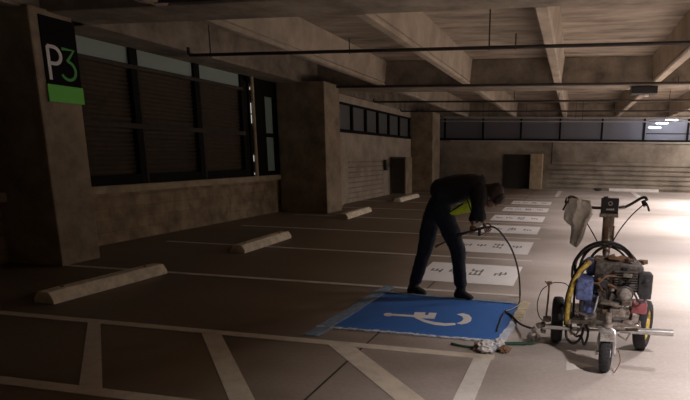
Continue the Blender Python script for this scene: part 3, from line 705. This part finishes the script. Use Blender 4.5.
for (px, py, w, h, m_) in ((603, 284, .08, .05, 'enginedark'), (612, 297, .05, .07, 'grime'), (596, 300, .05, .05, 'enginedark'), (631, 287, .05, .04, 'enginedark'), (607, 310, .09, .03, 'rust'), (628, 276, .07, .03, 'steel')):
    p = at(px, py, 4.55); MB().box(p-Vector((w/2, .02, h/2)), p+Vector((w/2, .05, h/2)), .008, rot=(rnd.uniform(-.2, .2), rnd.uniform(-.3, .3), rnd.uniform(-.2, .2))).build('engine_cover', M[m_], mc)
# hose coils: big black hoops standing up behind the engine
hp = [((605, 268), 30, 26, 5.06, .014), ((607, 270), 27, 27, 5.12, .013), ((606, 275), 34, 30, 5.17, .012), ((611, 270), 23, 24, 5.20, .014), ((601, 272), 29, 27, 5.14, .010)]
for k, (c, ra, rb, y, r) in enumerate(hp):
    pts = [at(c[0]+ra*math.cos(t), c[1]-rb*math.sin(t), y+.03*math.sin(3*t+k)) for t in [2*PI*i/36 for i in range(36)]]
    MB().tube(pts, r, 8, closed=True).build('hose_coil', M['hose'], mc, smooth=True)
MB().tube(spline([at(601, 259, 4.90), at(590, 262, 4.80), at(579, 273, 4.66), at(571, 290, 4.60), at(568, 306, 4.58), at(567, 320, 4.60), at(572, 333, 4.7)]), .020, 10).build('yellow_hose', M['yellow'], mc, smooth=True)
MB().tube(spline([at(590, 262, 4.70), at(579, 273, 4.62), at(573, 285, 4.57), at(569.5, 297, 4.55)]), .020, 10).build('hose_sleeve', M['yellow'], mc, smooth=True)
MB().tube(spline([at(596, 262, 4.9), at(584, 270, 4.82), at(576, 284, 4.78), at(574, 300, 4.72), at(573, 320, 4.66)]), .010, 8).tube(spline([at(599, 258, 4.9), at(586, 260, 4.86), at(574, 276, 4.8), at(566, 300, 4.78), at(565, 325, 4.76)]), .012, 8).build('hose', M['hose'], mc, smooth=True)
# hanging hose loops at the lower left
MB().tube(spline([at(568, 316, 4.62), at(566, 335, 4.6), at(572, 343, 4.58), at(579, 340, 4.57), at(583, 330, 4.58), at(581, 320, 4.6)]), .012, 8).tube(spline([at(572, 312, 4.6), at(571, 328, 4.58), at(576, 336, 4.56), at(581, 336, 4.56), at(584, 345, 4.55), at(588, 334, 4.56), at(586, 322, 4.58)]), .010, 8).build('hose_loop', M['hose'], mc, smooth=True)
# steering column
p0, p1 = at(605, 268, 5.0), at(609, 216, 5.3)
MB().tube([p0, p0.lerp(p1, .35), p0.lerp(p1, .45), p1], [.026, .030, .050, .052], 12).build('column', M['steel'], mc, smooth=True)
cc = MB()
for t, r, s in ((.12, .03, 1), (.30, .034, 1), (.62, .047, 1)):
    cc.lathe([(-.012, r), (.012, r), (.012, 0)], p0.lerp(p1, t), p1-p0, 12)
cc.box(p0.lerp(p1, .55)+Vector((-.03, -.055, -.04)), p0.lerp(p1, .55)+Vector((.0, -.03, .12)), .005)
cc.box(p0.lerp(p1, .6)+Vector((.035, -.05, -.03)), p0.lerp(p1, .6)+Vector((.052, -.03, .1)), .004)
cc.build('column_clamps', M['rust'], mc)
# display box
yd = 5.26
ds = MB(); a = at(600.5, 214, yd); b = at(619.5, 198.5, yd); ds.box((a.x, yd, a.z), (b.x, yd+.06, b.z), .008); dso = ds.build('display_box', M['black'], mc)
lg = MB(); c = at(610.5, 203.5, yd-.001); lg.torus(c, (0, 1, 0), .016, .004, 20, 6).build('display_logo', M['alu'], dso); lg = MB()
a = at(606, 209.3, yd-.001); b = at(614.5, 209.3, yd-.001); lg.box((a.x, yd-.002, a.z-.007), (b.x, yd, a.z-.004))
for k in range(4):
    q = at(607+k*2.1, 209.3, yd-.001); lg.box(q-Vector((.006, .002, .006)), q+Vector((.006, .001, .006)), 0)
lg.build('display_text', M['alu'], dso)
MB().tube([at(606, 199, yd+.03), at(606, 196.5, yd+.03)], .02, 10).build('knob', M['black'], dso)
a = at(599.5, 217, yd-.01); b = at(618.5, 213.8, yd-.01); MB().box((a.x, yd-.02, a.z), (b.x, yd+.06, b.z), .004).build('display_tray', M['steel'], mc)
# handlebars with grips, levers, cables
MB().tube(spline([at(601, 208, 5.3), at(592, 207.5, 5.3), at(584, 205, 5.28), at(576, 198.5, 5.24), at(570, 197, 5.2), at(566, 201, 5.17)]), .0135, 10).build('handlebar', M['black'], mc, smooth=True)
MB().tube(spline([at(619, 207.5, 5.3), at(625, 207, 5.3), at(633, 203, 5.28), at(641, 198.3, 5.24), at(645, 197.5, 5.2), at(647, 200, 5.17)]), .0125, 10).build('handlebar', M['enginedark'], mc, smooth=True)
MB().tube([at(620, 207.5, 5.3), at(625, 207.2, 5.3)], .017, 10).build('bar_sleeve', M['alu'], mc)
MB().tube([at(568, 198, 5.19), at(566.5, 203, 5.17)], .019, 10).tube(spline([at(567, 202, 5.17), at(565, 206, 5.14), at(563, 210, 5.12)]), .008, 8).build('brake_lever', M['black'], mc, smooth=True)
MB().tube([at(643.5, 201, 5.19), at(645.5, 206, 5.17)], .021, 10).tube(spline([at(646, 203, 5.17), at(648, 207, 5.14), at(649, 211, 5.12)]), .009, 8).build('brake_lever', M['black'], mc, smooth=True)
MB().tube(spline([at(572, 203, 5.18), at(580, 212, 5.2), at(591, 230, 5.15), at(598, 243, 5.1)]), .0055, 6).build('brake_cable', M['hose'], mc, smooth=True)
MB().tube(spline([at(643, 205, 5.18), at(631, 216, 5.2), at(619, 231, 5.15), at(611, 245, 5.1)]), .0055, 6).build('brake_cable', M['hose'], mc, smooth=True)
# side spray gun arm at the left: rod, thin hose loop, gun assembly near the floor
y = 4.80
MB().tube([at(549.5, 282, y), at(548, 300, y), at(545.5, 322, y)], .008, 8).box(at(549.5, 283, y)-Vector((.02, .01, .01)), at(549.5, 283, y)+Vector((.02, .01, .015)), .003).tube([at(549, 286, y), at(545, 281, y)], .006, 6).build('gun_rod', M['rust'], mc, smooth=True)
MB().tube(spline([at(549, 285, y), at(542, 290, y), at(537.5, 303, y), at(539, 316, y), at(545, 322, y)]), .0045, 6).tube(spline([at(549, 284, y), at(556, 282.5, y), at(566, 284, y), at(571, 292, y), at(567, 300, y)]), .0045, 6).build('thin_hose', M['hose'], mc, smooth=True)
ga = MB()
for (px, py, w, h) in ((547, 319, .06, .05), (541, 325, .08, .03), (534, 330, .05, .05), (530, 336, .05, .04), (537, 338, .04, .05), (533, 342, .03, .04), (543, 331, .04, .03)):
    p = at(px, py, 4.78); p.z = max(p.z, .03); ga.box(p-Vector((w/2, .02, h/2)), p+Vector((w/2, .03, h/2)), .006, rot=(rnd.uniform(-.3, .3), rnd.uniform(-.5, .5), rnd.uniform(-.5, .5)))
ga.tube([at(531, 337, 4.76), at(525, 341, 4.74)], .008, 6); ga.tube([at(541, 327, 4.78), at(556, 323, 4.8), at(566, 318, 4.8)], .010, 8)
ga.tube([at(536, 330, 4.76), at(539, 341, 4.74)], .009, 8)
ga.build('spray_gun', M['steel'], mc, smooth=True)
# the hose that runs from the machine over the blue square edge to the worker's gun
# ------------------------------------------------ rag on the left handle
rag = MB(); yr = 5.16
outl = [((567, 199), (590, 203)), ((566.5, 205), (592, 208)), ((564, 213), (592.5, 214)), ((563.5, 219), (590, 219)), ((567, 223), (587.5, 223)), ((571, 226), (586, 228)), ((571, 232), (584.5, 233)), ((570, 239), (583, 238)), ((569.5, 243), (580.5, 243)), ((574, 246.5), (577, 247.5))]
nu = 14; grid = []
for i, (a, b) in enumerate(outl):
    row = []
    for j in range(nu+1):
        t = j/nu; p = at(a[0]+(b[0]-a[0])*t, a[1]+(b[1]-a[1])*t, yr+.022*math.sin(t*11+i*.35)+.01*math.sin(t*23+i)-.012*(i == 0))
        row.append(rag.bm.verts.new(p))
    grid.append(row)
for i in range(len(grid)-1):
    for j in range(nu): rag.bm.faces.new((grid[i][j], grid[i][j+1], grid[i+1][j+1], grid[i+1][j]))
# the part folded back over the bar
back = []
for j in range(nu+1):
    p = grid[0][j].co; back.append([rag.bm.verts.new(p+Vector((0, .02, .018))), rag.bm.verts.new(p+Vector((0, .055, .0))), rag.bm.verts.new(p+Vector((0, .06, -.09-.02*math.sin(j))))])
for j in range(nu):
    q = [grid[0][j], *back[j]]; r_ = [grid[0][j+1], *back[j+1]]
    for k in range(3): rag.bm.faces.new((q[k], r_[k], r_[k+1], q[k+1]))
ro = rag.build('rag', M['cloth'], smooth=True); so = ro.modifiers.new('t', 'SOLIDIFY'); so.thickness = .004
tag(ro, 'beige cloth rag hanging from the left handlebar of the striping machine', 'rag')

# ------------------------------------------------ litter by the blue square
lt = MB(); rnd = random.Random(5)
def crumple(mb, c, r, sc, seed):
    q = random.Random(seed); g = bmesh.ops.create_icosphere(mb.bm, subdivisions=3, radius=r)
    for v in g['verts']:
        d = v.co.normalized(); k = .65+.5*abs(math.sin(d.x*7+seed)*math.cos(d.y*6-seed)*math.sin(d.z*8+seed*2))+q.uniform(-.12, .12)
        v.co = Vector((v.co.x*sc[0], v.co.y*sc[1], v.co.z*sc[2]))*k+Vector(c)
        if v.co.z < .003: v.co.z = .003
for (x, y, r, m, nm, lab) in ((-.60, 4.40, .075, 'litter', 'crumpled_paper', 'crumpled whitish paper nearest the camera in the litter heap'), (-.52, 4.50, .07, 'litter', 'crumpled_paper', 'crumpled whitish paper touching the corner of the blue square'), (-.66, 4.47, .055, 'litterb', 'crumpled_rag', 'crumpled brown scrap at the left of the litter heap'), (-.455, 4.43, .05, 'litterb', 'crumpled_rag', 'crumpled brown scrap at the right of the litter heap'), (-.57, 4.44, .05, 'litterc', 'crumpled_wrapper', 'small pale blue wrapper in the middle of the litter heap')):
    mb = MB(); crumple(mb, (x, y, r*.6), r, (1.2, 1.0, .8), r*100+x); tag(mb.build(nm, M[m]), lab, 'litter')
tag(MB().tube(spline([(-.92, 4.51, .012), (-.82, 4.47, .012), (-.72, 4.46, .012)]), .011, 8).build('stick', M['greenpole'], smooth=True), 'short dark stick lying on the floor left of the litter', 'stick')
tag(MB().tube([(-.53, 4.60, .018), (-.30, 4.66, .018)], .014, 8).tube([(-.30, 4.66, .018), (-.20, 4.68, .03)], .009, 8).build('brush_handle', M['greenpole'], smooth=True), 'dark green handle on the floor between the blue square and the machine', 'handle')
# hoses
tag(MB().tube(spline([floorpt(505, 311), floorpt(512, 316), floorpt(519, 323, .03), floorpt(527, 327, .06), at(536, 329, 4.78)]), .010, 8).tube(spline([floorpt(505, 311), floorpt(501, 319), floorpt(497, 331)]), .007, 8).build('black_hose', M['hose'], smooth=True), 'black hose lying over the right end of the blue square', 'hose')

tag(MB().tube(spline([(-1.17, 5.98, .755), (-1.08, 5.96, .775), at(488, 227, 5.95), at(497, 229, 5.95), at(505, 238, 6.0), at(512, 250, 6.05), at(517, 265, 6.1), at(519.5, 280, 6.15), floorpt(520, 296), floorpt(519.5, 304), floorpt(512, 309), floorpt(505, 311.5)]), .010, 8).build('paint_hose', M['hose'], smooth=True), 'dark hose arcing from the hand of the worker down to the floor', 'hose')

# ================================================================== WORKER
WO = Vector((-1.40, 6.08, 0))
person = empty('person', WO, 'person in black jacket and dark jeans bending over behind the blue square', 'person')
def skin_mesh(chains, sub=2):
    """chains: list of (points, radii); equal points are shared; returns an evaluated mesh"""
    me = bpy.data.meshes.new('sk'); vs = []; rs = []; es = []
    for pts, rad in chains:
        prev = None
        for p, r in zip(pts, rad):
            p = Vector(p)
            k = next((i for i, q in enumerate(vs) if (q-p).length < 1e-4), None)
            if k is None: vs.append(p); rs.append(r if isinstance(r, tuple) else (r, r)); k = len(vs)-1
            if prev is not None and (prev, k) not in es: es.append((prev, k))
            prev = k
    me.from_pydata([v-WO for v in vs], es, [])
    o = bpy.data.objects.new('sk', me); C.objects.link(o)
    sm = o.modifiers.new('s', 'SKIN'); sm.branch_smoothing = .4
    sv = me.skin_vertices[0].data
    for i, r in enumerate(rs): sv[i].radius = r; sv[i].use_root = (i == 0)
    ss = o.modifiers.new('ss', 'SUBSURF'); ss.levels = sub; ss.render_levels = sub
    dg = bpy.context.evaluated_depsgraph_get(); dg.update()
    m2 = bpy.data.meshes.new_from_object(o.evaluated_get(dg))
    bpy.data.objects.remove(o)
    return m2
def body_obj(name, meshes, m, parent=None):
    bm = bmesh.new()
    for q in meshes: bm.from_mesh(q)
    me = bpy.data.meshes.new(name); bm.to_mesh(me); bm.free()
    for p in me.polygons: p.use_smooth = True
    me.materials.clear(); me.materials.append(m)
    o = bpy.data.objects.new(name, me); C.objects.link(o)
    if parent is not None: o.parent = parent
    return o
J = dict(
    pelvis=at(433, 201, 6.10), belly=at(448, 189, 6.09), chest=at(464, 184, 6.09), neckb=at(477, 183, 6.07), neck=at(484, 188, 6.05), head=at(491, 197, 6.02), chin=at(493, 204, 5.98),
    hipR=at(432, 211, 6.19), kneeR=at(425, 250, 6.20), ankR=at(414, 284, 6.18), hipF=at(443, 212, 6.05), kneeF=at(458, 250, 6.09), ankF=at(461, 286, 6.10),
    shN=at(479, 189, 5.89), elN=at(478, 210, 5.85), wrN=at(483, 223, 5.92), shF=at(475, 188, 6.22), elF=at(478, 210, 6.25), wrF=at(472, 225, 6.08))
for k, q in (('ankR', .105), ('ankF', .105)): J[k].z = q
toeR = J['ankR']+Vector((.08, -.015, -.06)); toeF = J['ankF']+Vector((.08, -.025, -.06))
def hand(w, d, side, r=.0085):
    """palm and five separate fingers curling round a grip; w wrist, d pointing direction, side = thumb direction"""
    d = Vector(d).normalized(); s = Vector(side).normalized(); s = (s-d*s.dot(d)).normalized(); n = d.cross(s)
    ch = [([w, w+d*.035, w+d*.075], [(.026, .02), (.036, .017), (.034, .015)])]
    out = [skin_mesh(ch, 2)]
    for i, L in enumerate((.072, .080, .074, .060)):
        b = w+d*.060+s*(.027-.018*i)
        a = [b, b+d*L*.45+n*.004, b+d*L*.62+n*L*.42, b+d*L*.40+n*L*.75]
        out.append(skin_mesh([(a, [r, r*.95, r*.88, r*.75])], 1))
    b = w+d*.025+s*.022
    out.append(skin_mesh([([b, b+s*.026+d*.022, b+s*.032+d*.050+n*.010, b+s*.020+d*.066+n*.022], [.011, .010, .009, .0075])], 1))
    return out
hd = J['head']; fdir = Vector((.62, -.12, -.78)).normalized(); up_ = Vector((.75, -.1, .62)).normalized()
sk = [([J['pelvis'], J['belly'], J['chest'], J['neckb'], J['neck'], hd, hd+up_*.055], [.10, .105, .115, .07, .05, (.080, .090), (.070, .075)]),
      ([J['pelvis'], J['hipR'], J['kneeR'], J['ankR'], toeR], [.10, .088, .055, .036, .018]),
      ([J['pelvis'], J['hipF'], J['kneeF'], J['ankF'], toeF], [.10, .088, .055, .036, .018]),
      ([J['chest'], J['shN'], J['elN'], J['wrN']], [.125, .055, .038, .026]),
      ([J['chest'], J['shF'], J['elF'], J['wrF']], [.125, .055, .038, .026])]
parts = [skin_mesh(sk, 2)]
parts += hand(J['wrN'], (.45, .25, -.7), (.6, .3, .6)); parts += hand(J['wrF'], (.2, -.4, -.75), (.7, -.2, .5))
fm = MB()   # jaw, nose, ears on the head
lat = up_.cross(fdir).normalized()
for c, r, sc in ((hd+fdir*.045-up_*.045, .052, (1, 1, 1)), (hd+fdir*.098-up_*.005, .014, (1, .8, 1.2)), (hd+lat*.083, .022, (.8, .5, 1.3)), (hd-lat*.083, .022, (.8, .5, 1.3)), (hd+fdir*.088-up_*.035, .012, (1, 1.6, .5))):
    fm.blob(c-WO, r, 2, 0, sc)
q = bpy.data.meshes.new('f'); fm.bm.to_mesh(q); fm.bm.free(); parts.append(q)
body = body_obj('body', parts, M['skin'], person)
ey = MB()
for s in (-1, 1): ey.blob(hd+fdir*.086+lat*s*.03+up_*.015, .009, 2)
ey.build('eyes', M['signwhite'], person, smooth=True)
# jacket: torso and sleeves
jk = [([J['pelvis']+Vector((.0, 0, .02)), J['belly']+Vector((0, 0, .0)), J['chest'], J['neckb'], J['neckb'].lerp(J['neck'], .6)], [.20, .20, .20, .165, .085]),
      ([J['chest'], J['shN'], J['shN'].lerp(J['elN'], .5), J['elN'], J['elN'].lerp(J['wrN'], .85)], [.165, .105, .092, .078, .055]),
      ([J['chest'], J['shF'], J['shF'].lerp(J['elF'], .5), J['elF'], J['elF'].lerp(J['wrF'], .85)], [.165, .105, .092, .078, .055])]
jo = body_obj('jacket', [skin_mesh(jk, 3)], M['jacket'], person)
tx = bpy.data.textures.new('folds', 'CLOUDS'); tx.noise_scale = .09
dm = jo.modifiers.new('folds', 'DISPLACE'); dm.texture = tx; dm.strength = .035; dm.mid_level = .5
# collar and hem
MB().torus(J['neckb'].lerp(J['neck'], .55), J['neck']-J['neckb'], .062, .016, 20, 8).build('collar', M['jacket'], jo, smooth=True)
# trousers
tr = [([J['pelvis'].lerp(J['belly'], .75), J['pelvis'], J['hipR'], J['hipR'].lerp(J['kneeR'], .5), J['kneeR'], J['kneeR'].lerp(J['ankR'], .5), J['ankR']+Vector((0, 0, .0))], [.15, .170, .135, .112, .092, .082, .076]),
      ([J['pelvis'], J['hipF'], J['hipF'].lerp(J['kneeF'], .5), J['kneeF'], J['kneeF'].lerp(J['ankF'], .5), J['ankF']+Vector((0, 0, .0))], [.170, .135, .112, .092, .082, .076])]
to = body_obj('trousers', [skin_mesh(tr, 3)], M['jeans'], person)
dm = to.modifiers.new('folds', 'DISPLACE'); dm.texture = tx; dm.strength = .022; dm.mid_level = .5
# boots
for a, t in ((J['ankR'], toeR), (J['ankF'], toeF)):
    mb = MB(); d = Vector((t.x-a.x, t.y-a.y, 0)).normalized(); l = Vector((-d.y, d.x, 0)); rings = []
    for u, w_, h in ((-.075, .030, .07), (-.06, .046, .11), (-.02, .05, .14), (.03, .05, .11), (.08, .05, .08), (.125, .045, .062), (.15, .028, .045)):
        c = Vector((a.x, a.y, 0))+d*u
        rings.append([mb.bm.verts.new(c+l*(w_*math.cos(q))*(1 if math.sin(q) < .5 else .8)+Vector((0, 0, max(.002, h/2+h/2*math.sin(q)*1.0)))) for q in [2*PI*j/14 for j in range(14)]])
    for A, B in zip(rings, rings[1:]):
        for j in range(14): mb.bm.faces.new((A[j], A[(j+1) % 14], B[(j+1) % 14], B[j]))
    mb.bm.faces.new(rings[0][::-1]); mb.bm.faces.new(rings[-1])
    mb.tube([Vector((a.x, a.y, .08)), Vector((a.x, a.y, .17))], [.058, .054], 14)
    bo = mb.build('boot', M['boot'], person, smooth=True)
    MB().prism([(a.x+d.x*u+l.x*w_, a.y+d.y*u+l.y*w_) for u, w_ in ((-.08, -.025), (-.06, -.042), (0, -.046), (.08, -.048), (.13, -.042), (.155, -.015), (.155, .015), (.13, .042), (.08, .048), (0, .046), (-.06, .042), (-.08, .025))], 0, .02).build('sole', M['rubber'], bo)
# hair
hb = MB(); hb.blob(hd+up_*.045-fdir*.02, .106, 3, .035, (1.0, .96, .95)); hb.blob(hd-fdir*.05+up_*.0, .100, 3, .05, (.9, 1, 1.0)); hb.blob(hd+up_*.06+fdir*.05, .075, 3, .08, (1, 1.1, 1)); hb.blob(hd+up_*.075-fdir*.02, .09, 3, .08, (1, 1.05, 1))
hb.build('hair', M['hair'], person, smooth=True)
# hi-vis vest hem hanging out below the jacket on the near side
hv = MB(); P = [(449, 213), (455, 208.5), (462, 206), (466, 202), (470, 203), (471, 208), (471, 212), (465, 213.5), (458, 215), (451, 215.5)]
a = [at(px, py, 5.80+.02*math.sin(i*1.3)) for i, (px, py) in enumerate(P)]
hv.extr(a, (.0, .10, .03)); hvo = hv.build('vest_hem', M['hivis'], person)
bv = hvo.modifiers.new('b', 'BEVEL'); bv.width = .012; bv.segments = 3
MB().tube([at(450, 212, 5.79), at(463, 203.5, 5.79)], .008, 6).tube([at(467, 199, 5.79), at(472, 213, 5.79)], .007, 6).build('drawcord', M['jacket'], person, smooth=True)
# spray gun with wand, held by both hands
sgn = empty('spray_gun', at(480, 229, 5.95), 'spray gun with a thin wand held low in the hands of the worker', 'spray gun')
g = MB(); g.tube([at(484, 227.5, 5.94), at(470, 231.5, 5.97)], .014, 8); g.box(at(480, 229, 5.955)-Vector((.02, .012, .075)), at(480, 229, 5.955)+Vector((.012, .012, .01)), .006); g.tube(spline([at(484, 229, 5.95), at(485, 233, 5.95), at(480, 235, 5.95)]), .004, 6)
g.build('gun_body', M['black'], sgn, smooth=True)
MB().tube([at(470, 231.5, 5.97), at(451, 239, 6.03), at(436.5, 246, 6.08)], .0085, 8).build('wand', M['hose'], sgn, smooth=True)
MB().lathe([(-.02, .012), (.015, .016), (.02, .01), (.02, 0)], at(436.5, 246, 6.08), at(436.5, 246, 6.08)-at(451, 239, 6.03), 10).build('nozzle', M['rust'], sgn)

# ================================================================== CAMERA
cam = bpy.data.cameras.new('Camera'); co = bpy.data.objects.new('Camera', cam); C.objects.link(co)
cam.sensor_fit = 'HORIZONTAL'; cam.sensor_width = 36; cam.lens = FPX/690*36
cam.shift_x = -(CX-345)/690; cam.shift_y = (CY-200)/690
# blender camera axes: right, up, back
Rb = Matrix((RC.col[0], -RC.col[1], -RC.col[2])).transposed()
co.matrix_world = Matrix.Translation((0, 0, CAMH)) @ Rb.to_4x4()
cam.clip_end = 200
sc = bpy.context.scene; sc.camera = co
sc.view_settings.view_transform = 'Standard'; sc.view_settings.look = 'None'; sc.view_settings.gamma = 1; sc.view_settings.exposure = 0.0
try: sc.view_settings.use_curve_mapping = False
except Exception: pass
